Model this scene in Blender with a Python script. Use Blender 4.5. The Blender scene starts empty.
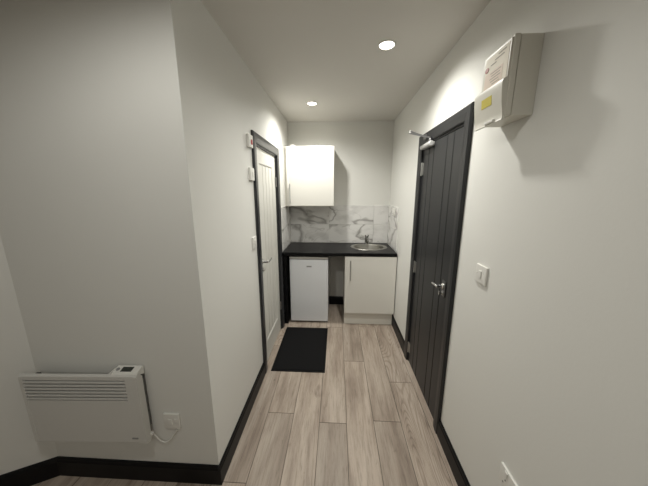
import bpy, bmesh, math, random
from mathutils import Vector, Matrix
random.seed(4)
C = bpy.context.scene.collection
PI = math.pi
# ------------------------------------------------------------------ measures
XL, XR, ZC, YB = -0.639, 0.703, 2.469, 3.419      # corridor walls, ceiling, kitchen wall
YN = 1.090                                         # wall that carries the heater
CORNER = Vector((-1.580, YN, 0))                   # obtuse corner left of the heater
FD = Vector((-math.sin(math.radians(61.7)), -math.cos(math.radians(61.7)), 0))
FEND = CORNER + FD * 1.75
YR = -2.6                                          # wall behind the viewer
SKH, SKT = 0.118, 0.016                            # skirting

# ------------------------------------------------------------------ materials
def new_mat(name, col, rough=.5, metal=0., spec=.5, coat=0., bump=0., bscale=60., vary=0.):
    m = bpy.data.materials.new(name); m.use_nodes = True
    nt = m.node_tree; b = nt.nodes['Principled BSDF']
    b.inputs['Base Color'].default_value = (*col, 1)
    b.inputs['Roughness'].default_value = rough
    b.inputs['Metallic'].default_value = metal
    b.inputs['Specular IOR Level'].default_value = spec
    b.inputs['Coat Weight'].default_value = coat
    b.inputs['Coat Roughness'].default_value = .06
    if bump or vary:
        tc = nt.nodes.new('ShaderNodeTexCoord')
        nz = nt.nodes.new('ShaderNodeTexNoise'); nz.inputs['Scale'].default_value = bscale
        nz.inputs['Detail'].default_value = 5
        nt.links.new(tc.outputs['Object'], nz.inputs['Vector'])
        if bump:
            bp = nt.nodes.new('ShaderNodeBump'); bp.inputs['Strength'].default_value = bump
            bp.inputs['Distance'].default_value = .002
            nt.links.new(nz.outputs['Fac'], bp.inputs['Height']); nt.links.new(bp.outputs['Normal'], b.inputs['Normal'])
        if vary:
            mx = nt.nodes.new('ShaderNodeMixRGB'); mx.blend_type = 'MULTIPLY'; mx.inputs['Fac'].default_value = vary
            mx.inputs['Color1'].default_value = (*col, 1)
            cr = nt.nodes.new('ShaderNodeValToRGB')
            cr.color_ramp.elements[0].position = .3; cr.color_ramp.elements[0].color = (.55, .55, .55, 1)
            cr.color_ramp.elements[1].position = .7; cr.color_ramp.elements[1].color = (1, 1, 1, 1)
            nt.links.new(nz.outputs['Fac'], cr.inputs['Fac']); nt.links.new(cr.outputs['Color'], mx.inputs['Color2'])
            nt.links.new(mx.outputs['Color'], b.inputs['Base Color'])
    return m

WALL = new_mat('painted_plaster', (.75, .745, .71), .62, spec=.3, bump=.12, bscale=90)
CEIL = new_mat('ceiling_paint', (.70, .68, .64), .8, spec=.2, bump=.06, bscale=70)
CHAR = new_mat('charcoal_gloss', (.018, .019, .022), .32, spec=.5, bump=.05, bscale=120)
DOORG = new_mat('charcoal_door_paint', (.018, .0185, .020), .42, spec=.4, bump=.08, bscale=100)
SKIRT = new_mat('black_skirting_paint', (.0035, .0037, .0045), .42, spec=.22)
WDOOR = new_mat('white_door_paint', (.70, .69, .64), .4, spec=.5)
GLOSSW = new_mat('white_gloss_laminate', (.76, .745, .695), .14, spec=.4, coat=.15)
CARC = new_mat('white_carcass_board', (.72, .70, .64), .45)
FRIDGE = new_mat('fridge_enamel', (.80, .815, .84), .3, spec=.5, bump=.04, bscale=220)
BLACK = new_mat('black_plastic', (.004, .004, .0045), .7, spec=.15)
WTOP = new_mat('black_worktop_laminate', (.006, .006, .0065), .36, spec=.16, bump=.12, bscale=300, vary=.6)
STEEL = new_mat('brushed_stainless_steel', (.36, .35, .32), .36, metal=1., bump=.03, bscale=200)
CHROME = new_mat('polished_chrome', (.78, .78, .77), .12, metal=1.)
NICKEL = new_mat('satin_nickel', (.48, .48, .47), .34, metal=1.)
SILVER = new_mat('silver_lacquer', (.52, .52, .51), .35, spec=.5, coat=.2)
TAPM = new_mat('tap_chrome', (.30, .30, .28), .22, metal=1.)
DNICK = new_mat('dull_grey_metal', (.22, .22, .22), .4, metal=1.)
PLAS = new_mat('white_plastic', (.76, .75, .71), .35, spec=.5)
CREAM = new_mat('cream_plastic', (.66, .64, .57), .4, spec=.45)
HEAT = new_mat('heater_white_enamel', (.64, .63, .60), .4, spec=.45)
GREYD = new_mat('grey_slot', (.12, .12, .115), .6)
RED = new_mat('red_plastic', (.45, .03, .035), .4)
REDB = new_mat('red_brown_seal', (.30, .07, .04), .5)
YELLOW = new_mat('yellow_sticker', (.62, .52, .05), .5)
PAPER = new_mat('cream_label_paper', (.76, .70, .58), .6)
PINKP = new_mat('pink_label_paper', (.72, .60, .50), .6)
INK = new_mat('grey_ink', (.30, .27, .22), .7)
GREYP = new_mat('grey_plastic', (.28, .28, .28), .45)
DISPL = new_mat('dark_display', (.03, .035, .03), .2)

def emit_mat(name, col, s):
    m = bpy.data.materials.new(name); m.use_nodes = True
    b = m.node_tree.nodes['Principled BSDF']
    b.inputs['Base Color'].default_value = (.9, .9, .88, 1)
    b.inputs['Emission Color'].default_value = (*col, 1); b.inputs['Emission Strength'].default_value = s
    return m
LENS = emit_mat('lit_lamp_lens', (1, .93, .80), 14)

def mat_matt():
    m = bpy.data.materials.new('black_ribbed_mat'); m.use_nodes = True
    nt = m.node_tree; b = nt.nodes['Principled BSDF']
    b.inputs['Base Color'].default_value = (.0035, .0035, .0042, 1); b.inputs['Roughness'].default_value = .85
    b.inputs['Specular IOR Level'].default_value = .25
    tc = nt.nodes.new('ShaderNodeTexCoord')
    w = nt.nodes.new('ShaderNodeTexWave'); w.bands_direction = 'Y'; w.inputs['Scale'].default_value = 30
    n = nt.nodes.new('ShaderNodeTexNoise'); n.inputs['Scale'].default_value = 260
    ad = nt.nodes.new('ShaderNodeMath'); ad.operation = 'ADD'
    bp = nt.nodes.new('ShaderNodeBump'); bp.inputs['Strength'].default_value = .7; bp.inputs['Distance'].default_value = .004
    nt.links.new(tc.outputs['Object'], w.inputs['Vector']); nt.links.new(tc.outputs['Object'], n.inputs['Vector'])
    nt.links.new(w.outputs['Fac'], ad.inputs[0]); nt.links.new(n.outputs['Fac'], ad.inputs[1])
    nt.links.new(ad.outputs[0], bp.inputs['Height']); nt.links.new(bp.outputs['Normal'], b.inputs['Normal'])
    return m
MATM = mat_matt()

def mat_wood():
    m = bpy.data.materials.new('grey_oak_laminate'); m.use_nodes = True
    nt = m.node_tree; N = nt.nodes; Lk = nt.links; b = N['Principled BSDF']
    tc = N.new('ShaderNodeTexCoord')
    at = N.new('ShaderNodeAttribute'); at.attribute_name = 'plank'; at.attribute_type = 'GEOMETRY'
    sep = N.new('ShaderNodeSeparateColor'); Lk.new(at.outputs['Color'], sep.inputs['Color'])
    off = N.new('ShaderNodeVectorMath'); off.operation = 'MULTIPLY_ADD'
    Lk.new(at.outputs['Color'], off.inputs[0]); off.inputs[1].default_value = (17, 23, 31); Lk.new(tc.outputs['Object'], off.inputs[2])
    def mapped(sc):
        mp = N.new('ShaderNodeMapping'); mp.inputs['Scale'].default_value = sc
        Lk.new(off.outputs[0], mp.inputs['Vector']); return mp.outputs['Vector']
    def noise(v, s, det=6, rough=.6, dist=0.):
        n = N.new('ShaderNodeTexNoise'); n.inputs['Scale'].default_value = s; n.inputs['Detail'].default_value = det
        n.inputs['Roughness'].default_value = rough; n.inputs['Distortion'].default_value = dist
        Lk.new(v, n.inputs['Vector']); return n.outputs['Fac']
    def ramp(f, stops):
        r = N.new('ShaderNodeValToRGB'); e = r.color_ramp.elements
        while len(e) < len(stops): e.new(.5)
        for k, (p, c) in enumerate(stops): e[k].position = p; e[k].color = (*c, 1)
        Lk.new(f, r.inputs['Fac']); return r.outputs['Color']
    def mix(a, bb, f, mode='MULTIPLY'):
        x = N.new('ShaderNodeMixRGB'); x.blend_type = mode
        if isinstance(f, float): x.inputs['Fac'].default_value = f
        else: Lk.new(f, x.inputs['Fac'])
        Lk.new(a, x.inputs['Color1']); Lk.new(bb, x.inputs['Color2']); return x.outputs['Color']
    # broad tone drifting along the plank
    base = ramp(noise(mapped((9, 1.1, 1)), 1.3, 4, .55, .3), [(.32, (.290, .230, .186)), (.5, (.425, .352, .290)), (.70, (.520, .444, .376))])
    # fine straight grain
    fine = ramp(noise(mapped((58, 3.2, 1)), 1.6, 7, .75), [(.34, (.60, .58, .56)), (.52, (1, 1, 1)), (1, (1.08, 1.08, 1.08))])
    c = mix(base, fine, .75)
    pores = ramp(noise(mapped((150, 11, 1)), 1.0, 3, .6), [(.30, (.62, .60, .58)), (.40, (1, 1, 1))])
    c = mix(c, pores, .6)
    # cathedral figure: contour lines of a long slow noise, on some planks only
    cn = noise(mapped((5.5, .75, 1)), 1.0, 1.5, .4, .25)
    mm = N.new('ShaderNodeMath'); mm.operation = 'MULTIPLY'; Lk.new(cn, mm.inputs[0]); mm.inputs[1].default_value = 200
    sn = N.new('ShaderNodeMath'); sn.operation = 'SINE'; Lk.new(mm.outputs[0], sn.inputs[0])
    sh = N.new('ShaderNodeMath'); sh.operation = 'MULTIPLY_ADD'; Lk.new(sn.outputs[0], sh.inputs[0]); sh.inputs[1].default_value = .5; sh.inputs[2].default_value = .5
    cath = ramp(sh.outputs[0], [(.02, (.66, .63, .61)), (.4, (1, 1, 1)), (1, (1, 1, 1))])
    gate = N.new('ShaderNodeMapRange'); Lk.new(sep.outputs[2], gate.inputs['Value'])
    gate.inputs['From Min'].default_value = .55; gate.inputs['From Max'].default_value = .95; gate.inputs['To Max'].default_value = .85
    c = mix(c, cath, gate.outputs[0])
    # knots and darker flecks
    knot = ramp(noise(mapped((12, 5, 1)), 1.0, 3, .5, 1.0), [(.22, (.55, .52, .50)), (.33, (1, 1, 1))])
    c = mix(c, knot, .8)
    # plank to plank tone
    tone = N.new('ShaderNodeMapRange'); Lk.new(sep.outputs[0], tone.inputs['Value'])
    tone.inputs['To Min'].default_value = .84; tone.inputs['To Max'].default_value = 1.10
    cmb = N.new('ShaderNodeCombineColor')
    for k in range(3): Lk.new(tone.outputs[0], cmb.inputs[k])
    c = mix(c, cmb.outputs[0], 1.0)
    seam = N.new('ShaderNodeMapRange'); Lk.new(at.outputs['Alpha'], seam.inputs['Value']); seam.inputs['To Min'].default_value = .45
    cs = N.new('ShaderNodeCombineColor')
    for k in range(3): Lk.new(seam.outputs[0], cs.inputs[k])
    c = mix(c, cs.outputs[0], 1.0)
    Lk.new(c, b.inputs['Base Color'])
    b.inputs['Roughness'].default_value = .48; b.inputs['Specular IOR Level'].default_value = .35
    bp = N.new('ShaderNodeBump'); bp.inputs['Strength'].default_value = .15; bp.inputs['Distance'].default_value = .001
    Lk.new(noise(mapped((85, 2.2, 1)), 1.5, 6, .7), bp.inputs['Height']); Lk.new(bp.outputs['Normal'], b.inputs['Normal'])
    return m
WOOD = mat_wood()

def mat_marble():
    m = bpy.data.materials.new('veined_marble_tile'); m.use_nodes = True
    nt = m.node_tree; N = nt.nodes; Lk = nt.links; b = N['Principled BSDF']
    tc = N.new('ShaderNodeTexCoord')
    at = N.new('ShaderNodeAttribute'); at.attribute_name = 'plank'; at.attribute_type = 'GEOMETRY'
    off = N.new('ShaderNodeVectorMath'); off.operation = 'MULTIPLY_ADD'
    Lk.new(at.outputs['Color'], off.inputs[0]); off.inputs[1].default_value = (13, 29, 17); Lk.new(tc.outputs['Object'], off.inputs[2])
    rot = N.new('ShaderNodeMapping'); rot.inputs['Rotation'].default_value = (0, .6, .4); rot.inputs['Scale'].default_value = (1, 1, 1.7)
    Lk.new(off.outputs[0], rot.inputs['Vector'])
    def vein(scale, width, det, dark, dist):
        n = N.new('ShaderNodeTexNoise'); n.inputs['Scale'].default_value = scale; n.inputs['Detail'].default_value = det
        n.inputs['Distortion'].default_value = dist; n.inputs['Roughness'].default_value = .5
        Lk.new(rot.outputs[0], n.inputs['Vector'])
        s = N.new('ShaderNodeMath'); s.operation = 'SUBTRACT'; Lk.new(n.outputs['Fac'], s.inputs[0]); s.inputs[1].default_value = .5
        a = N.new('ShaderNodeMath'); a.operation = 'ABSOLUTE'; Lk.new(s.outputs[0], a.inputs[0])
        r = N.new('ShaderNodeValToRGB'); e = r.color_ramp.elements
        e[0].position = 0; e[0].color = (*dark, 1); e[1].position = width; e[1].color = (1, 1, 1, 1)
        Lk.new(a.outputs[0], r.inputs['Fac']); return r.outputs['Color']
    def mul(a, c, f=1.):
        x = N.new('ShaderNodeMixRGB'); x.blend_type = 'MULTIPLY'; x.inputs['Fac'].default_value = f
        Lk.new(a, x.inputs['Color1']); Lk.new(c, x.inputs['Color2']); return x.outputs['Color']
    cl = N.new('ShaderNodeTexNoise'); cl.inputs['Scale'].default_value = 5; cl.inputs['Detail'].default_value = 4
    Lk.new(rot.outputs[0], cl.inputs['Vector'])
    r = N.new('ShaderNodeValToRGB'); e = r.color_ramp.elements
    e[0].position = .3; e[0].color = (.62, .61, .59, 1); e[1].position = .5; e[1].color = (.76, .75, .73, 1)
    Lk.new(cl.outputs['Fac'], r.inputs['Fac'])
    c = mul(r.outputs['Color'], vein(1.25, .026, 3.5, (.46, .45, .44), .5))
    c = mul(c, vein(2.1, .006, 2.5, (.58, .57, .55), .6), .6)
    Lk.new(c, b.inputs['Base Color']); b.inputs['Roughness'].default_value = .2
    return m
MARBLE = mat_marble()
GROUT = new_mat('tile_grout', (.5, .49, .46), .8)

# ------------------------------------------------------------------ mesh helpers
def add_box(bm, lo, hi, bev=0., seg=2, mtx=None):
    lo, hi = Vector(lo), Vector(hi); c = (lo + hi) / 2; d = hi - lo
    g = bmesh.ops.create_cube(bm, size=1.0)
    vs = g['verts']
    for v in vs: v.co = Vector((v.co.x * d.x, v.co.y * d.y, v.co.z * d.z)) + c
    if bev > 0:
        es = list({e for v in vs for e in v.link_edges})
        r = bmesh.ops.bevel(bm, geom=es, offset=min(bev, min(d) * .45), segments=seg, profile=.6, affect='EDGES')
        vs = list({v for f in r['faces'] for v in f.verts} | {v for v in vs if v.is_valid})
    if mtx is not None:
        seen = set()
        for v in vs:
            for w in [v]:
                if w.is_valid and w not in seen: seen.add(w); w.co = mtx @ w.co
    return vs

def add_prism(bm, pts, axis, a, b, mtx=None):
    """pts: 2D outline in the two remaining axes (in xyz order), extruded from a to b along axis"""
    def P(u, v, t):
        return {0: (t, u, v), 1: (u, t, v), 2: (u, v, t)}[axis]
    A = [bm.verts.new(P(u, v, a)) for u, v in pts]; B = [bm.verts.new(P(u, v, b)) for u, v in pts]
    n = len(pts); fs = [bm.faces.new(A), bm.faces.new(B)]
    for i in range(n): fs.append(bm.faces.new((A[i], A[(i + 1) % n], B[(i + 1) % n], B[i])))
    bmesh.ops.recalc_face_normals(bm, faces=fs)
    if mtx is not None:
        for v in A + B: v.co = mtx @ v.co

def add_tube(bm, pts, r, seg=12, caps=True):
    pts = [Vector(p) for p in pts]; rs = r if isinstance(r, (list, tuple)) else [r] * len(pts)
    rings = []; prev = None
    for i, p in enumerate(pts):
        t = (pts[min(i + 1, len(pts) - 1)] - pts[max(i - 1, 0)]).normalized()
        if prev is None:
            u = t.orthogonal().normalized()
        else:
            u = (prev - t * prev.dot(t)).normalized()
        prev = u; w = t.cross(u)
        rings.append([bm.verts.new(p + (u * math.cos(2 * PI * k / seg) + w * math.sin(2 * PI * k / seg)) * rs[i]) for k in range(seg)])
    fs = []
    for i in range(len(rings) - 1):
        for k in range(seg):
            fs.append(bm.faces.new((rings[i][k], rings[i][(k + 1) % seg], rings[i + 1][(k + 1) % seg], rings[i + 1][k])))
    if caps: fs.append(bm.faces.new(rings[0])); fs.append(bm.faces.new(rings[-1]))
    bmesh.ops.recalc_face_normals(bm, faces=fs)

def add_lathe(bm, prof, centre, axis=(0, 0, 1), seg=32, sx=1., sy=1.):
    """prof: (radius, height) pairs along axis"""
    ax = Vector(axis).normalized(); q = Vector((0, 0, 1)).rotation_difference(ax).to_matrix(); c = Vector(centre)
    rings = []
    for r, h in prof:
        if r < 1e-6: rings.append([bm.verts.new(c + q @ Vector((0, 0, h)))])
        else: rings.append([bm.verts.new(c + q @ Vector((r * sx * math.cos(2 * PI * k / seg), r * sy * math.sin(2 * PI * k / seg), h))) for k in range(seg)])
    fs = []
    for a, b in zip(rings, rings[1:]):
        for k in range(seg):
            k2 = (k + 1) % seg
            if len(a) == 1 and len(b) == 1: continue
            if len(a) == 1: fs.append(bm.faces.new((a[0], b[k2], b[k])))
            elif len(b) == 1: fs.append(bm.faces.new((a[k], a[k2], b[0])))
            else: fs.append(bm.faces.new((a[k], a[k2], b[k2], b[k])))
    bmesh.ops.recalc_face_normals(bm, faces=fs)

def smooth_path(pts, n=8):
    P = [Vector(p) for p in pts]; P = [P[0] * 2 - P[1]] + P + [P[-1] * 2 - P[-2]]; out = []
    for i in range(1, len(P) - 2):
        for k in range(n):
            t = k / n; a, b, c, d = P[i - 1], P[i], P[i + 1], P[i + 2]
            out.append(.5 * ((2 * b) + (c - a) * t + (2 * a - 5 * b + 4 * c - d) * t * t + (3 * b - a - 3 * c + d) * t ** 3))
    out.append(P[-2]); return out

def obj(name, bm, mat, parent=None, smooth=False, kind=None, origin=None):
    me = bpy.data.meshes.new(name)
    if origin is None and parent is not None: origin = Vector(parent.matrix_basis.translation) + Vector(parent.get('_o', (0, 0, 0)))
    o = bpy.data.objects.new(name, me); C.objects.link(o)
    org = Vector((0, 0, 0))
    if parent is not None:
        org = ORG[parent.name]
        bmesh.ops.translate(bm, verts=bm.verts, vec=-org)
        o.parent = parent; ORG[o.name] = org
    else:
        if origin is not None:
            org = Vector(origin); bmesh.ops.translate(bm, verts=bm.verts, vec=-org); o.location = org
        ORG[o.name] = org
    bm.to_mesh(me); bm.free(); me.materials.append(mat)
    if smooth:
        for p in me.polygons: p.use_smooth = True
        md = o.modifiers.new('edge_split', 'EDGE_SPLIT'); md.split_angle = math.radians(38)
    if kind: o['kind'] = kind
    return o
ORG = {}
def thing(name, label, cat, loc, group=None, kind=None):
    o = bpy.data.objects.new(name, None); C.objects.link(o); o.location = loc; o.empty_display_size = .05
    ORG[o.name] = Vector(loc)
    if kind: o['kind'] = kind
    if label: o['label'] = label
    if cat: o['category'] = cat
    if group: o['group'] = group
    return o
def B(*boxes, bev=0., seg=2):
    bm = bmesh.new()
    for lo, hi in boxes: add_box(bm, lo, hi, bev, seg)
    return bm

# ------------------------------------------------------------------ setting
WT = .12
# door openings (y0, y1, z1)
LD = (2.025, 2.715, 1.972); RD = (1.513, 2.207, 1.976)
o = obj('wall_left', B(((XL - WT, YN + WT, 0), (XL, LD[0], ZC)), ((XL - WT, LD[1], 0), (XL, YB, ZC)), ((XL - WT, LD[0], LD[2]), (XL, LD[1], ZC))), WALL, kind='structure')
o = obj('wall_right', B(((XR, YR, 0), (XR + WT, RD[0], ZC)), ((XR, RD[1], 0), (XR + WT, YB, ZC)), ((XR, RD[0], RD[2]), (XR + WT, RD[1], ZC))), WALL, kind='structure')
obj('wall_back', B(((XL - WT, YB, 0), (XR + WT, YB + WT, ZC))), WALL, kind='structure')
bm = bmesh.new()
add_prism(bm, [(CORNER.x, YN), (XL, YN), (XL, YN + WT), (CORNER.x - .02, YN + WT)], 2, 0, ZC)
obj('wall_front_left', bm, WALL, kind='structure')
nrm = Vector((FD.y, -FD.x, 0)).normalized()
if nrm.dot(Vector((1, -1, 0))) > 0: nrm = -nrm     # points out of the room
bm = bmesh.new()
q = [CORNER, FEND, FEND + nrm * WT, CORNER + nrm * WT]
add_prism(bm, [(v.x, v.y) for v in q], 2, 0, ZC)
obj('wall_far_left', bm, WALL, kind='structure')
obj('wall_rear_left', B(((FEND.x - WT, YR, 0), (FEND.x, FEND.y, ZC))), WALL, kind='structure')
obj('wall_rear', B(((FEND.x - WT, YR - WT, 0), (XR + WT, YR, ZC))), WALL, kind='structure')
obj('ceiling', B(((FEND.x - WT, YR - WT, ZC), (XR + WT, YB + WT, ZC + .1))), CEIL, kind='structure')

def planked_floor():
    bm = bmesh.new(); lay = bm.loops.layers.float_color.new('plank')
    W, PL, G = .192, 1.285, .0017
    joints = {-1: 1.09, 0: 1.553, 1: .86, 2: 1.49, 3: 2.16, 4: 1.521, 5: .62}
    k0 = math.floor((FEND.x - .2 + .492) / W); k1 = math.ceil((XR + .2 + .492) / W)
    for k in range(k0, k1):
        x0 = -.492 + k * W; x1 = x0 + W
        j = joints.get(k, random.uniform(0, PL)); n0 = math.floor((YR - j) / PL)
        y = j + n0 * PL
        while y < YB + .1:
            g = G
            y0, y1 = max(y, YR - .1), min(y + PL, YB + .1)
            top = [(x0 + g, y0 + g), (x1 - g, y0 + g), (x1 - g, y1 - g), (x0 + g, y1 - g)]
            T = [bm.verts.new((a, b, 0)) for a, b in top]
            bt = [(x0, y0), (x1, y0), (x1, y1), (x0, y1)]
            Bv = [bm.verts.new((a, b, -.003)) for a, b in bt]
            col = (random.random(), random.random(), random.random(), 1)
            if k == 0 and abs(y - 1.553 + PL) < .01: col = (.08, .3, .7, 1)
            if k == 0 and abs(y - 1.553) < .01: col = (.55, .8, .2, 1)
            if k == 4 and abs(y - 1.521 + PL) < .01: col = (.18, .6, .4, 1)
            if k == 4 and abs(y - 1.521) < .01: col = (.6, .2, .9, 1)
            if k == 1: col = (.75, col[1], col[2], 1)
            fs = [bm.faces.new(T)] + [bm.faces.new((T[i], Bv[i], Bv[(i + 1) % 4], T[(i + 1) % 4])) for i in range(4)]
            if k == 5: col = (col[0] * .6 + .2, col[1], .9, 1)
            elif k >= 0: col = (col[0], col[1], .35, 1)
            for n_, f in enumerate(fs):
                for l in f.loops: l[lay] = col if n_ == 0 else (*col[:3], 0.)
            y += PL
    # slab beneath
    add_box(bm, (FEND.x - .2, YR - .1, -.1), (XR + .2, YB + .1, -.003))
    bmesh.ops.recalc_face_normals(bm, faces=[])
    return bm
obj('floor', planked_floor(), WOOD, kind='structure')

def skirt_profile(t=SKT, h=SKH):
    return [(0, 0), (t, 0), (t, h - .022), (t - .004, h - .012), (t - .005, h - .006), (t - .009, h), (0, h)]
def skirting(name, a, b, nx, ny):
    """board from a to b along a wall whose face normal is (nx,ny)"""
    a, b = Vector((*a, 0)), Vector((*b, 0)); d = (b - a); L = d.length; d.normalize(); n = Vector((nx, ny, 0))
    bm = bmesh.new(); pr = skirt_profile()
    A = [bm.verts.new(a + n * u + Vector((0, 0, v))) for u, v in pr]; Bv = [bm.verts.new(b + n * u + Vector((0, 0, v))) for u, v in pr]
    fs = [bm.faces.new(A), bm.faces.new(Bv)] + [bm.faces.new((A[i], A[(i + 1) % len(pr)], Bv[(i + 1) % len(pr)], Bv[i])) for i in range(len(pr))]
    bmesh.ops.recalc_face_normals(bm, faces=fs)
    return obj(name, bm, SKIRT, kind='structure')
skirting('baseboard_left', (XL, YN - SKT), (XL, 1.948), 1, 0)
skirting('baseboard_left_far', (XL, 2.795), (XL, YB), 1, 0)
skirting('baseboard_right', (XR, YR), (XR, 1.436), -1, 0)
skirting('baseboard_right_far', (XR, 2.286), (XR, YB), -1, 0)
skirting('baseboard_back', (XL + SKT, YB), (XR - SKT, YB), 0, -1)
skirting('baseboard_front_left', (CORNER.x + .004, YN), (XL, YN), 0, -1)
skirting('baseboard_far_left', (CORNER.x, CORNER.y), (FEND.x, FEND.y), -nrm.x, -nrm.y)

# ------------------------------------------------------------------ doors
def architrave(s, x, y0, y1, z1, w, t=.02):
    """s=+1: wall face looks to +x.  mitred moulded trim round an opening; returns one bmesh"""
    pr = [(0, 0), (0, t * .62), (.006, t * .8), (w * .55, t), (w - .008, t), (w, t * .7), (w, 0)]
    bm = bmesh.new()
    path = [((y0, 0), (-1, 0)), ((y0, z1), (-1, 1)), ((y1, z1), (1, 1)), ((y1, 0), (1, 0))]
    rings = []
    for (y, z), (dy, dz) in path:
        rings.append([bm.verts.new((x + s * v, y + dy * u, z + dz * u)) for u, v in pr])
    n = len(pr); fs = [bm.faces.new(rings[0]), bm.faces.new(rings[-1])]
    for a, b in zip(rings, rings[1:]):
        for i in range(n): fs.append(bm.faces.new((a[i], a[(i + 1) % n], b[(i + 1) % n], b[i])))
    bmesh.ops.recalc_face_normals(bm, faces=fs)
    return bm
def jamb(s, x, y0, y1, z1, depth):
    t = .012; xs = sorted((x, x - s * depth))
    return B(((xs[0], y0, 0), (xs[1], y0 + t, z1)), ((xs[0], y1 - t, 0), (xs[1], y1, z1)), ((xs[0], y0 + t, z1 - t), (xs[1], y1 - t, z1)))
def leaf_with_grooves(s, xf, y0, y1, z0, z1, thick, grooves, gw=.006, gd=.005):
    """grooves: list of (y, za, zb) V grooves cut into the face"""
    bm = bmesh.new()
    ys = sorted(set([y0, y1] + [v for g in grooves for v in (g[0] - gw, g[0], g[0] + gw)]))
    za, zb = grooves[0][1], grooves[0][2]
    rows = [z0, za, zb, z1] if za > z0 + .002 else [z0, z1]
    gset = {round(g[0], 5) for g in grooves}
    def dep(y, r): 
        if round(y, 5) not in gset: return 0
        return gd if len(rows) == 2 or r in (1, 2) else 0
    V = [[bm.verts.new((xf - s * dep(y, r), y, z)) for y in ys] for r, z in enumerate(rows)]
    for r in range(len(rows) - 1):
        for i in range(len(ys) - 1):
            bm.faces.new((V[r][i], V[r][i + 1], V[r + 1][i + 1], V[r + 1][i]))
    bmesh.ops.recalc_face_normals(bm, faces=bm.faces)
    xs = sorted((xf - s * .0062, xf - s * thick))
    add_box(bm, (xs[0], y0, z0), (xs[1], y1, z1))
    # rim between face and core
    for (a, b) in (((y0, z0), (y1, z0)), ((y1, z0), (y1, z1)), ((y1, z1), (y0, z1)), ((y0, z1), (y0, z0))):
        v = [bm.verts.new(p) for p in ((xf, a[0], a[1]), (xf, b[0], b[1]), (xf - s * .0062, b[0], b[1]), (xf - s * .0062, a[0], a[1]))]
        bm.faces.new(v)
    return bm

# door_1: charcoal entrance door in the right wall
d1 = thing('door_1', 'charcoal plank door with overhead closer in the right wall', 'door', (XR, RD[0], 0), kind='structure')
obj('door_frame', architrave(-1, XR, *RD, .076), DOORG, d1)
obj('door_jamb', jamb(-1, XR, *RD, .115), DOORG, d1)
y0, y1 = RD[0] + .015, RD[1] - .015; zt = RD[2] - .016; xf = XR + .002
gv = [(y0 + d, .008, zt) for d in (.125, .222, .445, .542)]
leaf1 = obj('door_leaf', leaf_with_grooves(-1, xf, y0, y1, .008, zt, .044, gv, .007, .006), DOORG, d1)
for z in (1.783, .945, .145):
    bm = bmesh.new(); hy = RD[1] - .006
    add_tube(bm, [(xf - .006, hy, z - .05), (xf - .006, hy, z + .05)], .007, 10)
    add_box(bm, (xf - .003, hy - .030, z - .048), (xf + .001, hy + .004, z + .048), .001)
    for k in (-.05, .05): add_lathe(bm, [(0, -.003), (.008, -.002), (.008, .002), (0, .003)], (xf - .006, hy, z + k), seg=10)
    h = obj('hinge', bm, NICKEL, d1, True)
hd = bmesh.new()
hy, hz = 1.585, 1.000
add_box(hd, (xf - .007, hy - .026, hz - .070), (xf, hy + .026, hz + .036), .004)
hp = obj('handle_plate', hd, DNICK, d1, True); hp['label'] = 'dull grey handle plate'
bm = bmesh.new()
add_lathe(bm, [(0, .0), (.018, 0), (.018, .008), (.010, .014), (.010, .046), (0, .046)], (xf - .007, hy, hz), (-1, 0, 0), 18)
add_tube(bm, smooth_path([(xf - .044, hy - .006, hz), (xf - .050, hy + .012, hz), (xf - .048, hy + .045, hz - .003), (xf - .042, hy + .088, hz - .010)], 6), .0092, 12)
obj('lever', bm, CHROME, hp, True)
bm = bmesh.new()
add_lathe(bm, [(0, 0), (.012, 0), (.012, .006), (.006, .009), (.006, .020), (0, .020)], (xf - .007, hy, hz - .046), (-1, 0, 0), 16)
add_box(bm, (xf - .034, hy - .004, hz - .060), (xf - .024, hy + .004, hz - .032), .002)
obj('thumb_turn', bm, CHROME, hp, True)
# overhead closer: body on the leaf, two arms reaching out and back to the head of the frame
cz = 1.946; cy0, cy1 = 1.962, 2.175
bm = bmesh.new()
add_box(bm, (xf - .018, cy0 + .006, cz - .014), (xf, cy1 - .004, cz + .014), .003)
add_tube(bm, [(xf - .026, cy0, cz), (xf - .026, cy0 + .004, cz), (xf - .026, cy0 + .10, cz), (xf - .026, cy1 - .004, cz), (xf - .026, cy1, cz)], [.015, .020, .020, .017, .013], 20)
clo = obj('door_closer', bm, SILVER, d1, True)
bm = bmesh.new()
add_lathe(bm, [(0, 0), (.014, 0), (.014, .010), (.009, .016), (.008, .030), (0, .030)], (xf - .026, 1.995, cz + .017), seg=16)
obj('spindle_cap', bm, DNICK, clo, True)
elbow = Vector((.560, 2.105, 2.052))
def flat_arm(a, b, w=.020, t=.007):
    bm = bmesh.new(); a, b = Vector(a), Vector(b); d = (b - a); L = d.length
    m = Matrix.Translation(a) @ d.to_track_quat('X', 'Z').to_matrix().to_4x4()
    pts = []
    for k in range(9): an = PI / 2 + PI * k / 8; pts.append((w / 2 * math.cos(an), w / 2 * math.sin(an)))
    for k in range(9): an = -PI / 2 + PI * k / 8; pts.append((L + w / 2 * math.cos(an), w / 2 * math.sin(an)))
    add_prism(bm, pts, 2, -t / 2, t / 2, m); return bm
obj('closer_arm', flat_arm((xf - .026, 1.995, cz + .044), elbow - Vector((0, 0, .009)), .020, .009), DNICK, clo)
obj('closer_link', flat_arm(elbow + Vector((0, 0, .004)), (XR - .026, 2.09, 2.014), .018, .009), DNICK, clo)
bm = bmesh.new(); add_lathe(bm, [(0, -.017), (.008, -.016), (.009, 0), (.008, .011), (0, .012)], elbow, seg=14)
obj('elbow_cap', bm, PLAS, clo, True)
bm = bmesh.new(); add_box(bm, (XR - .034, 2.07, 1.996), (XR - .019, 2.13, 2.030), .003)
obj('arm_bracket', bm, DNICK, clo)

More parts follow.
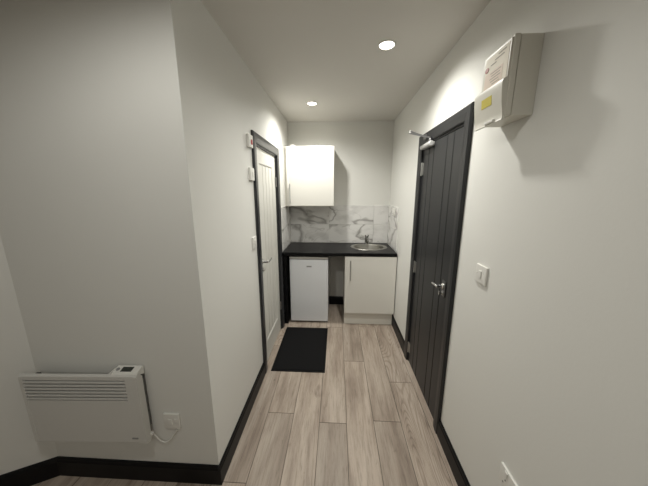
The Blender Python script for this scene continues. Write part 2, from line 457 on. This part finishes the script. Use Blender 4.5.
# door_2: white cottage door in the left wall
d2 = thing('door_2', 'white grooved cottage door in charcoal frame in the left wall', 'door', (XL, LD[0], 0), kind='structure')
obj('door_frame', architrave(1, XL, *LD, .076), CHAR, d2)
obj('door_jamb', jamb(1, XL, *LD, .115), CHAR, d2)
y0, y1 = LD[0] + .015, LD[1] - .015; zt = LD[2] - .015; xf = XL - .012
def panelled_leaf():
    bm = bmesh.new(); pa, pb, za, zb = y0 + .115, y1 - .115, .20, zt - .12
    rec = .007; ch = .012
    # stiles and rails as one face ring, chamfer down to a sunk grooved panel
    O = [(y0, .008), (y1, .008), (y1, zt), (y0, zt)]; I = [(pa, za), (pb, za), (pb, zb), (pa, zb)]
    P = [(pa + ch, za + ch), (pb - ch, za + ch), (pb - ch, zb - ch), (pa + ch, zb - ch)]
    ov = [bm.verts.new((xf, *p)) for p in O]; iv = [bm.verts.new((xf, *p)) for p in I]; pv = [bm.verts.new((xf - rec, *p)) for p in P]
    back = [bm.verts.new((xf - .040, *p)) for p in O]
    for i in range(4):
        j = (i + 1) % 4
        bm.faces.new((ov[i], ov[j], iv[j], iv[i])); bm.faces.new((iv[i], iv[j], pv[j], pv[i])); bm.faces.new((ov[i], ov[j], back[j], back[i]))
    bm.faces.new(back)
    a, b, c, d = pa + ch, pb - ch, za + ch, zb - ch
    n = 4; st = (b - a) / n; ys = [a]
    for k in range(1, n): ys += [a + st * k - .006, a + st * k, a + st * k + .006]
    ys.append(b)
    lo = [bm.verts.new((xf - rec - (.006 if (i % 3 == 2 and 0 < i < len(ys) - 1) else 0), y, c)) for i, y in enumerate(ys)]
    hi = [bm.verts.new((xf - rec - (.006 if (i % 3 == 2 and 0 < i < len(ys) - 1) else 0), y, d)) for i, y in enumerate(ys)]
    for i in range(len(ys) - 1): bm.faces.new((lo[i], lo[i + 1], hi[i + 1], hi[i]))
    bmesh.ops.recalc_face_normals(bm, faces=bm.faces)
    return bm
obj('door_leaf', panelled_leaf(), WDOOR, d2)
for z in (1.70, .30):
    bm = bmesh.new(); hy = LD[1] - .008
    add_tube(bm, [(xf + .008, hy, z - .05), (xf + .008, hy, z + .05)], .007, 10)
    add_box(bm, (xf - .001, hy - .03, z - .048), (xf + .003, hy + .002, z + .048), .001)
    obj('hinge', bm, NICKEL, d2, True)
hy, hz = y0 + .056, 1.0
bm = bmesh.new(); add_lathe(bm, [(0, 0), (.026, 0), (.026, .006), (.022, .010), (.011, .012), (.010, .044), (0, .044)], (xf, hy, hz), (1, 0, 0), 24)
hp = obj('handle_rose', bm, CHROME, d2, True)
bm = bmesh.new()
add_tube(bm, smooth_path([(xf + .044, hy - .006, hz), (xf + .054, hy + .012, hz), (xf + .054, hy + .055, hz - .003), (xf + .050, hy + .118, hz + .004)], 6), [.0095] * 19, 12)
obj('lever', bm, CHROME, hp, True)
bm = bmesh.new(); add_lathe(bm, [(0, 0), (.024, 0), (.024, .006), (.020, .009), (.008, .010), (.007, .020), (0, .020)], (xf, hy, hz - .075), (1, 0, 0), 24)
add_box(bm, (xf + .018, hy - .014, hz - .079), (xf + .028, hy + .014, hz - .071), .003)
obj('thumb_turn', bm, CHROME, d2, True)

# ------------------------------------------------------------------ kitchenette
YF = YB - .60                                      # worktop front edge
# splashback
def tiles():
    bm = bmesh.new(); lay = bm.loops.layers.float_color.new('plank'); g = .0012; t = .009
    zs = [(.911, 1.168), (1.168, 1.425)]
    def tile(lo, hi, k):
        vs = add_box(bm, lo, hi, .0012, 1); col = (random.random(), random.random(), random.random(), 1)
        for f in {f for v in vs for f in v.link_faces}:
            for l in f.loops: l[lay] = col
    for z0, z1 in zs:
        for a, b in ((XL + t, -.104), (-.104, .496), (.496, XR - t)):
            tile((a + g, YB - t, z0 + g), (b - g, YB, z1 - g), 0)
        tile((XL, 2.88 + g, z0 + g), (XL + t, YB - g, z1 - g), 0)
        tile((XR - t, 2.895 + g, z0 + g), (XR, YB - g, z1 - g), 0)
    return bm
sp = obj('tiled_splashback', tiles(), MARBLE); sp['label'] = 'white marble tiled splashback with grey veins above the black worktop'; sp['category'] = 'splashback'

# worktop with an elliptical cut-out
SC = Vector((.412, 3.168)); SRX, SRY = .232, .198
def worktop():
    bm = bmesh.new(); x0, x1, ya, yb, z0, z1 = XL + .010, XR - .010, YF, YB - .0095, .872, .910
    cor = [(x0, ya), (x1, ya), (x1, yb), (x0, yb)]
    an = [2 * PI * k / 64 for k in range(64)] + [math.atan2(c[1] - SC.y, c[0] - SC.x) % (2 * PI) for c in cor]
    an = sorted(set(an)); V = []
    for a in an:
        dx, dy = math.cos(a), math.sin(a)
        ts = []
        if dx > 1e-9: ts.append((x1 - SC.x) / dx)
        if dx < -1e-9: ts.append((x0 - SC.x) / dx)
        if dy > 1e-9: ts.append((yb - SC.y) / dy)
        if dy < -1e-9: ts.append((ya - SC.y) / dy)
        t = min(ts); r = 1 / math.sqrt((dx / (SRX - .016)) ** 2 + (dy / (SRY - .016)) ** 2)
        ox, oy = SC.x + dx * t, SC.y + dy * t; ix, iy = SC.x + dx * r, SC.y + dy * r
        e = .003
        sx, sy = min(max(ox, x0 + e), x1 - e), min(max(oy, ya + e), yb - e)
        V.append([bm.verts.new(p) for p in ((ix, iy, z1), (sx, sy, z1), (ox, oy, z1 - e), (ox, oy, z0), (ix, iy, z0))])
    n = len(V)
    for i in range(n):
        a, b = V[i], V[(i + 1) % n]
        for k in range(5): bm.faces.new((a[k], b[k], b[(k + 1) % 5], a[(k + 1) % 5]))
    bmesh.ops.recalc_face_normals(bm, faces=bm.faces)
    return bm
w = obj('worktop', worktop(), WTOP); w['label'] = 'black laminate worktop with inset round sink along the back wall'; w['category'] = 'worktop'
gp = obj('worktop_end_panel', B(((XL + .019, 2.832, 0), (XL + .056, YB - .02, .872)), bev=.001, seg=1), WTOP)
gp['label'] = 'black upright end panel holding up the worktop left of the fridge'; gp['category'] = 'panel'

# sink
sk = thing('inset_sink', 'round stainless steel sink let into the black worktop', 'sink', (SC.x, SC.y, .91))
bm = bmesh.new(); ky = SRY / SRX
R0 = SRX
def ell(prof, cy=0.):
    add_lathe(bm, prof, (SC.x, SC.y + cy, .91), seg=64, sy=ky)
ell([(R0, .0005), (R0 - .004, .0045), (R0 - .030, .0045), (R0 - .044, .001), (R0 - .050, -.010), (R0 - .056, -.10), (R0 - .075, -.135), (R0 - .11, -.146), (.035, -.150), (0, -.150)])
obj('sink_bowl', bm, STEEL, sk, True)
bm = bmesh.new(); add_lathe(bm, [(.036, -.1485), (.036, -.146), (.028, -.1455), (.026, -.149), (0, -.149)], (SC.x, SC.y, .91), seg=28)
obj('drain', bm, CHROME, sk, True)
# tap
tx, ty = .405, 3.345
tp = thing('mixer_tap', 'small chrome mixer tap standing on back rim of the sink', 'tap', (tx, ty, .9145))
bm = bmesh.new()
add_lathe(bm, [(0, 0), (.026, 0), (.030, .006), (.025, .010), (.023, .055), (.025, .075), (.022, .084), (0, .086)], (tx, ty, .9145), seg=24)
obj('tap_body', bm, TAPM, tp, True)
bm = bmesh.new()
add_tube(bm, smooth_path([(tx, ty - .012, .962), (tx + .002, ty - .05, .978), (tx + .004, ty - .095, .980), (tx + .005, ty - .122, .966)], 6), [.0115] * 19, 14)
obj('spout', bm, TAPM, tp, True)
bm = bmesh.new()
add_tube(bm, [(tx - .002, ty, .995), (tx - .010, ty - .006, 1.012), (tx - .022, ty - .012, 1.034)], [.013, .011, .008], 12)
add_tube(bm, [(tx + .002, ty, .995), (tx + .010, ty - .006, 1.012), (tx + .022, ty - .012, 1.034)], [.013, .011, .008], 12)
obj('tap_lever', bm, TAPM, tp, True)

# base cabinet
bx0, bx1 = .102, .694
bc = thing('base_cabinet', 'white gloss base cabinet under the sink with one door', 'cabinet', (.4, 3.1, 0))
T = .016
obj('cabinet_body', B(((bx0, YF + .024, .150), (bx0 + T, YB - .04, .871)), ((bx1 - T, YF + .024, .150), (bx1, YB - .04, .871)), ((bx0 + T, YF + .024, .150), (bx1 - T, YB - .04, .166)), ((bx0 + T, YB - .05, .166), (bx1 - T, YB - .04, .871)), ((bx0 + T, YF + .024, .80), (bx1 - T, YF + .04, .871))), CARC, bc)
dr = obj('cabinet_door', B(((bx0 + .001, YF + .004, .163), (bx1 - .001, YF + .022, .867)), bev=.0015), GLOSSW, bc)
def bar_handle(x, yf, za, zb):
    bm = bmesh.new()
    add_tube(bm, [(x, yf - .030, za), (x, yf - .030, zb)], .006, 14)
    for z in (za + .025, zb - .025): add_tube(bm, [(x, yf, z), (x, yf - .030, z)], .0045, 10)
    return bm
obj('bar_handle', bar_handle(.166, YF + .004, .588, .826), NICKEL, dr, True)
obj('plinth', B(((bx0, YF + .048, .001), (XR - .018, YF + .064, .148)), bev=.001, seg=1), CARC, bc)

# fridge
fx0, fx1, fyf, fyb = -.556, -.096, 2.862, 3.385
fr = thing('undercounter_fridge', 'small white fridge tucked under the black worktop', 'fridge', ((fx0 + fx1) / 2, (fyf + fyb) / 2, 0))
obj('fridge_body', B(((fx0 + .002, fyf + .052, .03), (fx1 - .002, fyb, .838)), bev=.006), FRIDGE, fr)
dr = obj('fridge_door', B(((fx0, fyf, .024), (fx1, fyf + .046, .816)), bev=.010, seg=4), FRIDGE, fr, True)
obj('fridge_top', B(((fx0 - .001, fyf + .004, .820), (fx1 + .001, fyb, .846)), bev=.008, seg=3), PLAS, fr, True)
obj('door_seal', B(((fx0 + .008, fyf + .046, .036), (fx1 - .008, fyf + .053, .812))), GREYP, fr)
bm = bmesh.new(); add_box(bm, (-.352, fyf - .0016, .722), (-.292, fyf + .001, .738), .0007, 1)
bd = obj('badge', bm, GREYP, dr); bd['label'] = 'small grey maker badge'
obj('base_strip', B(((fx0 + .006, fyf + .03, .006), (fx1 - .006, fyf + .05, .026))), BLACK, fr)
for fx in (fx0 + .05, fx1 - .05):
    for fy in (fyf + .075, fyb - .05):
        bm = bmesh.new(); add_lathe(bm, [(0, .0), (.018, 0), (.018, .012), (.010, .014), (.010, .032), (0, .032)], (fx, fy, 0), seg=14)
        obj('foot', bm, BLACK, fr)

# wall cabinet
ux0, ux1, uyf, uz0, uz1 = -.608, -.036, 3.095, 1.427, 2.127
wc = thing('wall_cabinet', 'white gloss wall cabinet hung above the left of the splashback', 'cabinet', ((ux0 + ux1) / 2, 3.26, uz0))
obj('cabinet_body', B(((ux0, uyf + .021, uz0 - .004), (ux1, YB - .0005, uz1)), bev=.001, seg=1), CARC, wc)
dr = obj('cabinet_door', B(((ux0 + .001, uyf, uz0 + .004), (ux1 - .001, uyf + .019, uz1 - .001)), bev=.002), GLOSSW, wc)
obj('bar_handle', bar_handle(-.566, uyf, 1.452, 1.695), NICKEL, dr, True)
obj('filler_strip', B(((XL + .0005, uyf + .030, uz0 - .004), (ux0, uyf + .046, uz1))), CARC, wc)
bm = bmesh.new(); add_lathe(bm, [(0, 0), (.040, 0), (.042, .010), (.036, .026), (.018, .034), (0, .035)], (-.545, 3.20, uz1), seg=24)
o = obj('white_plastic_cap', bm, PLAS, None, True, origin=(-.545, 3.20, uz1)); o['label'] = 'small rounded white cap lying on top of the wall cabinet'; o['category'] = 'cap'

# ------------------------------------------------------------------ floor mat
mx0, mx1, my0, my1 = -.586, -.092, 1.986, 2.743
bm = bmesh.new()
add_box(bm, (mx0 + .022, my0 + .022, .0), (mx1 - .022, my1 - .022, .007), .001, 1)
mt = thing('floor_mat', 'black ribbed floor mat lying in front of the fridge', 'mat', ((mx0 + mx1) / 2, (my0 + my1) / 2, 0))
obj('mat_pile', bm, MATM, mt)
bm = bmesh.new()
bw = .022
for lo, hi in (((mx0, my0, 0), (mx1, my0 + bw, .005)), ((mx0, my1 - bw, 0), (mx1, my1, .005)), ((mx0, my0 + bw, 0), (mx0 + bw, my1 - bw, .005)), ((mx1 - bw, my0 + bw, 0), (mx1, my1 - bw, .005))):
    add_box(bm, lo, hi, .0015, 1)
obj('mat_border', bm, BLACK, mt)

# ------------------------------------------------------------------ panel heater
hx0, hx1, hz0, hz1 = -1.556, -.972, .316, .720
yf, yb = YN - .064, YN - .030
ht = thing('panel_heater', 'white electric panel heater hung low on the left wall', 'heater', ((hx0 + hx1) / 2, YN, hz0))
# casing: side outline swept across, front panel stepped for the louvres
prof = [(yf, hz0 + .012), (yf + .010, hz0), (yb, hz0 + .004), (yb, hz1 - .030), (yf + .018, hz1 - .004), (yf + .014, hz1), (yf + .006, hz1), (yf, hz1 - .006),
        (yf, hz1 - .026), (yf + .012, hz1 - .026), (yf + .012, hz1 - .142), (yf, hz1 - .142)]
bm = bmesh.new(); add_prism(bm, prof, 0, hx0 + .016, hx1 - .016)
obj('casing', bm, HEAT, ht)
sprof = [(yf - .002, hz0 + .012), (yf + .010, hz0 - .002), (yb, hz0 + .002), (yb + .002, hz1 - .028), (yf + .020, hz1 - .001), (yf + .014, hz1 + .001), (yf + .006, hz1 + .001), (yf - .002, hz1 - .007)]
for a, b in ((hx0, hx0 + .016), (hx1 - .016, hx1)):
    bm = bmesh.new(); add_prism(bm, sprof, 0, a, b); obj('side_cap', bm, HEAT, ht)
# blank piece right of the louvres
obj('front_stile', B(((hx1 - .062, yf, hz1 - .142), (hx1 - .016, yf + .012, hz1 - .026))), HEAT, ht)
obj('vent_slot_shade', B(((hx0 + .016, yf + .0108, hz1 - .141), (hx1 - .062, yf + .0117, hz1 - .027))), GREYD, ht)  # dark grey sheet painting the shade in the slots between louvres
for k in range(6):
    z = hz1 - .036 - k * .0188
    bm = bmesh.new()
    add_prism(bm, [(yf - .0015, z), (yf + .011, z + .002), (yf + .011, z - .0015), (yf, z - .0065), (yf - .0015, z - .0065)], 0, hx0 + .016, hx1 - .062)
    obj('louvre', bm, HEAT, ht)
# control box
bm = bmesh.new()
cxa, cxb, cyb, czb = hx1 - .128, hx1 - .004, YN - .006, hz1 + .017
add_prism(bm, [(yf + .006, hz1), (cyb, hz1 - .03), (cyb, czb - .003), (cyb - .003, czb), (yf + .010, hz1 + .006)], 0, cxa, cxb)
add_prism(bm, [(cxa, hz1), (cxa - .022, hz1), (cxa, hz1 + .012)], 1, yf + .014, cyb - .004)
cb = obj('control_box', bm, PLAS, ht)
sl = (czb - hz1 - .006) / (cyb - .003 - yf - .010)
def slp(y): return hz1 + .006 + (y - yf - .010) * sl
ya, yc = yf + .020, cyb - .012
bm = bmesh.new()
add_prism(bm, [(ya, slp(ya) - .002), (yc, slp(yc) - .002), (yc, slp(yc) + .0012), (ya, slp(ya) + .0012)], 0, hx1 - .095, hx1 - .040)
obj('display', bm, DISPL, cb)
bm = bmesh.new(); add_lathe(bm, [(0, 0), (.009, 0), (.008, .004), (0, .004)], (hx1 - .113, (ya + yc) / 2, slp((ya + yc) / 2) - .001), (0, -sl, 1), 18)
obj('control_knob', bm, GREYP, cb, True)
ht.rotation_euler = (0, 0, math.radians(2.4)); ht.location.y -= .0127
# back bracket with dark slots showing beside the wall
for a in (hx0 + .020, hx1 - .030):
    bm = B(((a, yb - .001, hz0 + .06), (a + .018, YN - .0005, hz1 - .03)))
    obj('wall_bracket', bm, GREYD, ht)
for z in (hz1 - .10, hz1 - .20, hz1 - .30):
    obj('bracket_tab', B(((hx1 - .013, yb, z), (hx1 - .006, YN - .008, z + .05))), GREYD, ht)
obj('back_plate', B(((hx0 + .010, yb, hz0 + .02), (hx1 - .008, yb + .012, hz1 - .075))), GREYD, ht)
bm = bmesh.new(); add_box(bm, (hx1 - .075, yf - .0012, hz0 + .030), (hx1 - .043, yf + .001, hz0 + .040), .0005, 1)
b_ = obj('badge', bm, GREYP, ht); b_['label'] = 'small grey maker badge'
SX, SZ = -.866, .406
bm = bmesh.new()
cable = smooth_path([(hx1 - .020, yb + .004, .350), (hx1 - .004, yb + .006, .346), (hx1 + .006, yb + .012, .322), (-.945, YN - .012, .278), (-.915, YN - .010, .266), (-.884, YN - .010, .290), (-.848, YN - .010, .345)], 8)
add_box(bm, (hx1 - .012, yb - .006, .336), (hx1 + .010, yb + .008, .350), .003)
add_tube(bm, cable, .0042, 10)
obj('power_cord', bm, PLAS, ht, True)

# ------------------------------------------------------------------ electrical plates
def plate(name, label, cat, c, n, w=.088, h=.088, t=.009, mat=PLAS, group=None):
    """c on the wall face, n outward normal (axis aligned)"""
    th = thing(name, label, cat, c, group)
    bm = bmesh.new(); n = Vector(n); c = Vector(c)
    a = c + n * t
    if abs(n.x) > .5: lo, hi = (min(c.x, a.x), c.y - w / 2, c.z - h / 2), (max(c.x, a.x), c.y + w / 2, c.z + h / 2)
    else: lo, hi = (c.x - w / 2, min(c.y, a.y), c.z - h / 2), (c.x + w / 2, max(c.y, a.y), c.z + h / 2)
    add_box(bm, lo, hi, .003, 3)
    pl = obj('face_plate', bm, mat, th, True)
    return th, pl
def on_plate(name, parent, c, n, du, dz, w, h, t0, t1, mat, bev=.0012):
    n = Vector(n); c = Vector(c); u = Vector((abs(n.y), abs(n.x), 0))
    p = c + u * du + Vector((0, 0, dz)); A = p + n * t0 - u * w / 2 - Vector((0, 0, h / 2)); Bq = p + n * t1 + u * w / 2 + Vector((0, 0, h / 2))
    bm = bmesh.new(); add_box(bm, tuple(map(min, A, Bq)), tuple(map(max, A, Bq)), bev, 2)
    return obj(name, bm, mat, parent)
# light switch on right wall
c, n = (XR, 1.193, 1.212), (-1, 0, 0)
t, p = plate('light_switch', 'white light switch on the right wall beside the charcoal door', 'switch', c, n)
on_plate('rocker', t, c, n, .004, 0, .024, .034, .008, .0125, PLAS)
for s_ in (-.030, .030): on_plate('screw_cap', t, c, n, s_, 0, .007, .007, .0085, .0098, PLAS, .001)
# double socket low on right wall
c, n = (XR, .806, .459), (-1, 0, 0)
t, p = plate('double_socket', 'white double socket low on the right wall at picture bottom', 'socket', c, n, .147, .087, .010)
for s_ in (-.037, .037):
    on_plate('rocker', t, c, n, s_, .026, .016, .020, .009, .0135, PLAS)
    for du, dz, ww, hh in ((0, -.004, .004, .008), (-.011, -.024, .007, .004), (.011, -.024, .007, .004)):
        on_plate('pin_hole', t, c, n, s_ + du, dz, ww, hh, .009, .0104, BLACK, 0)
# double socket on the tiled return
c, n = (XR - .0092, 3.10, 1.362), (-1, 0, 0)
t, p = plate('double_socket', 'double socket on the marble tiles right of the sink', 'socket', c, n, .147, .087, .010)
for s_ in (-.037, .037):
    on_plate('rocker', t, c, n, s_, .026, .016, .020, .009, .0135, PLAS)
    for du, dz, ww, hh in ((0, -.004, .006, .010), (-.011, -.024, .008, .006), (.011, -.024, .008, .006)):
        on_plate('pin_hole', t, c, n, s_ + du, dz, ww, hh, .009, .0104, BLACK, 0)
# left wall: alarm point, and two switches
c, n = (XL, 1.880, 1.957), (1, 0, 0)
t, p = plate('alarm_indicator', 'white plate with red indicator at top left of the white door', 'alarm', c, n, .086, .086, .022)
r_ = on_plate('red_indicator', t, c, n, .010, -.006, .026, .034, .021, .026, RED, .003); r_['label'] = 'red indicator'
c = (XL, 1.888, 1.728)
t, p = plate('plate_switch', 'upper plain white switch left of the white door', 'switch', c, n, .084, .090, .018)
on_plate('rocker', t, c, n, .008, 0, .026, .036, .017, .023, PLAS)
c = (XL, 1.880, 1.216)
t, p = plate('light_switch', 'lower white light switch beside handle height of the white door', 'switch', c, n, .086, .090, .010)
on_plate('rocker', t, c, n, .006, 0, .026, .036, .009, .015, PLAS)
for s_ in (-.030, .030): on_plate('screw_cap', t, c, n, s_, 0, .006, .006, .0095, .011, PLAS, .001)
# fused spur beside heater
c, n = (SX, YN, SZ), (0, -1, 0)
t, p = plate('fused_spur', 'white fused spur plate right of the heater with its cord', 'spur outlet', c, n, .088, .088, .012)
on_plate('fuse_holder', t, c, n, -.006, -.004, .020, .034, .011, .0145, PLAS)
on_plate('rocker', t, c, n, .026, .006, .014, .022, .011, .0155, PLAS)
on_plate('cord_outlet', t, c, n, .030, -.044, .016, .008, .001, .012, PLAS)

# ------------------------------------------------------------------ consumer unit
ya, yb2, za, zb, xf = 1.020, 1.202, 1.874, 2.134, .606
cu = thing('consumer_unit', 'cream fuse box with drop-down cover high on the right wall', 'fuse box', (XR, (ya + yb2) / 2, za))
obj('back_box', B(((xf + .022, ya, za), (XR, yb2, zb)), bev=.003), CREAM, cu)
obj('front_casing', B(((xf, ya - .001, za + .001), (xf + .020, yb2 + .001, zb + .001)), bev=.003), CREAM, cu)
ft = obj('upper_panel', B(((xf - .005, ya + .006, 1.998), (xf, yb2 - .016, zb - .006)), bev=.0015), CREAM, cu)
obj('label_sheet', B(((xf - .006, ya + .014, 2.000), (xf - .0045, yb2 - .026, 2.120))), PAPER, ft)
obj('pink_notice', B(((xf - .0066, ya + .040, 2.004), (xf - .0056, yb2 - .030, 2.062))), PINKP, ft)
for k, (dy0, dy1, z) in enumerate(((.030, .075, 2.108), (.040, .095, 2.096), (.085, .120, 2.086), (.050, .115, 2.054), (.055, .110, 2.044), (.050, .118, 2.034), (.060, .112, 2.024), (.052, .100, 2.014))):
    obj('printed_line', B(((xf - .0070, ya + dy0, z - .0012), (xf - .0060, ya + dy1, z + .0012))), INK, ft)
bm = bmesh.new(); add_lathe(bm, [(0, 0), (.010, 0), (.010, .0016), (0, .0018)], (xf - .0062, 1.163, 2.078), (-1, 0, 0), 20, 1., 1.25)
s_ = obj('red_seal', bm, REDB, ft); s_['label'] = 'reddish brown round seal'
# hinged cover, belly outward then tapering back at the foot
prof = [(xf, 2.002), (xf - .012, 2.002), (xf - .020, 1.996), (xf - .0225, 1.984), (xf - .0205, 1.955), (xf - .0165, 1.920), (xf - .0105, 1.890), (xf - .008, 1.868), (xf - .012, 1.860), (xf - .002, 1.860), (xf + .002, 1.872), (xf, 1.880)]
bm = bmesh.new(); add_prism(bm, prof, 1, ya + .002, yb2 + .004)
cv = obj('drop_down_cover', bm, CREAM, cu, True)
bm = bmesh.new()
fy, fz = (1.082, 1.150), (1.929, 1.963)
add_prism(bm, [(xf - .0195, fz[1]), (xf - .0217, fz[1]), (xf - .0187, fz[0]), (xf - .0165, fz[0])], 1, fy[0], fy[1])
s_ = obj('yellow_sticker', bm, YELLOW, cv); s_['label'] = 'yellow warning sticker'
bm = bmesh.new(); add_box(bm, (xf - .017, 1.065, 1.864), (xf - .006, 1.125, 1.874), .003)
obj('latch_tab', bm, PLAS, cv)

# ------------------------------------------------------------------ downlights and lamps
def downlight(x, y, label):
    t = thing('recessed_downlight', label, 'ceiling light', (x, y, ZC), 'recessed downlights')
    bm = bmesh.new(); add_lathe(bm, [(.043, -.002), (.044, -.006), (.050, -.006), (.054, -.003), (.055, 0), (.043, 0)], (x, y, ZC), seg=36)
    obj('trim_ring', bm, PLAS, t, True)
    bm = bmesh.new(); add_lathe(bm, [(.0435, 0), (.0435, -.003), (.036, -.0042), (0, -.005)], (x, y, ZC), seg=32)
    obj('lamp_lens', bm, LENS, t, True)
    return t
downlight(.291, 1.738, 'larger glowing downlight, the nearer one, towards the charcoal door')
downlight(-.257, 2.735, 'smaller glowing downlight, the farther one, in front of the wall cabinet')

def spot(name, loc, watts, size=158, blend=.95, radius=.035, col=(1., .985, .92)):
    l = bpy.data.lights.new(name, 'SPOT'); l.energy = watts; l.spot_size = math.radians(size); l.spot_blend = blend
    l.shadow_soft_size = radius; l.color = col
    o = bpy.data.objects.new(name, l); C.objects.link(o); o.location = loc
    return o
spot('corridor_lamp', (.291, 1.738, ZC - .02), 60)
spot('corridor_lamp', (-.257, 2.735, ZC - .02), 60, 160, .86)
# the lamps of the main room, in the ceiling behind the viewer
for x, y, w in ((-.54, .28, 25), (-1.7, -1.5, 5), (-.2, -1.5, 21)):
    spot('room_lamp', (x, y, ZC - .02), w, 172, .5)

wd = bpy.data.worlds.new('dim_surround'); bpy.context.scene.world = wd; wd.use_nodes = True
wd.node_tree.nodes['Background'].inputs['Color'].default_value = (.5, .5, .5, 1)
wd.node_tree.nodes['Background'].inputs['Strength'].default_value = .05

# ------------------------------------------------------------------ camera
F, PITCH, YAW, H = 251.63, .2014, .0503, 1.6023
cam = bpy.data.cameras.new('camera'); co = bpy.data.objects.new('camera', cam); C.objects.link(co)
cam.sensor_fit = 'HORIZONTAL'; cam.sensor_width = 36; cam.lens = F / 648 * 36; cam.clip_start = .02
cy, sy, cp, sp_ = math.cos(YAW), math.sin(YAW), math.cos(PITCH), math.sin(PITCH)
f = Vector((-sy, cy, 0)); R = Vector((cy, sy, 0)); U = Vector((0, 0, 1)); F2 = f * cp - U * sp_; U2 = U * cp + f * sp_
M = Matrix((R, U2, -F2)).transposed().to_4x4(); M.translation = (0, 0, H); co.matrix_world = M
sc = bpy.context.scene; sc.camera = co
sc.view_settings.view_transform = 'Standard'; sc.view_settings.look = 'None'; sc.view_settings.gamma = 1
sc.view_settings.exposure = 0.0; sc.view_settings.use_curve_mapping = False
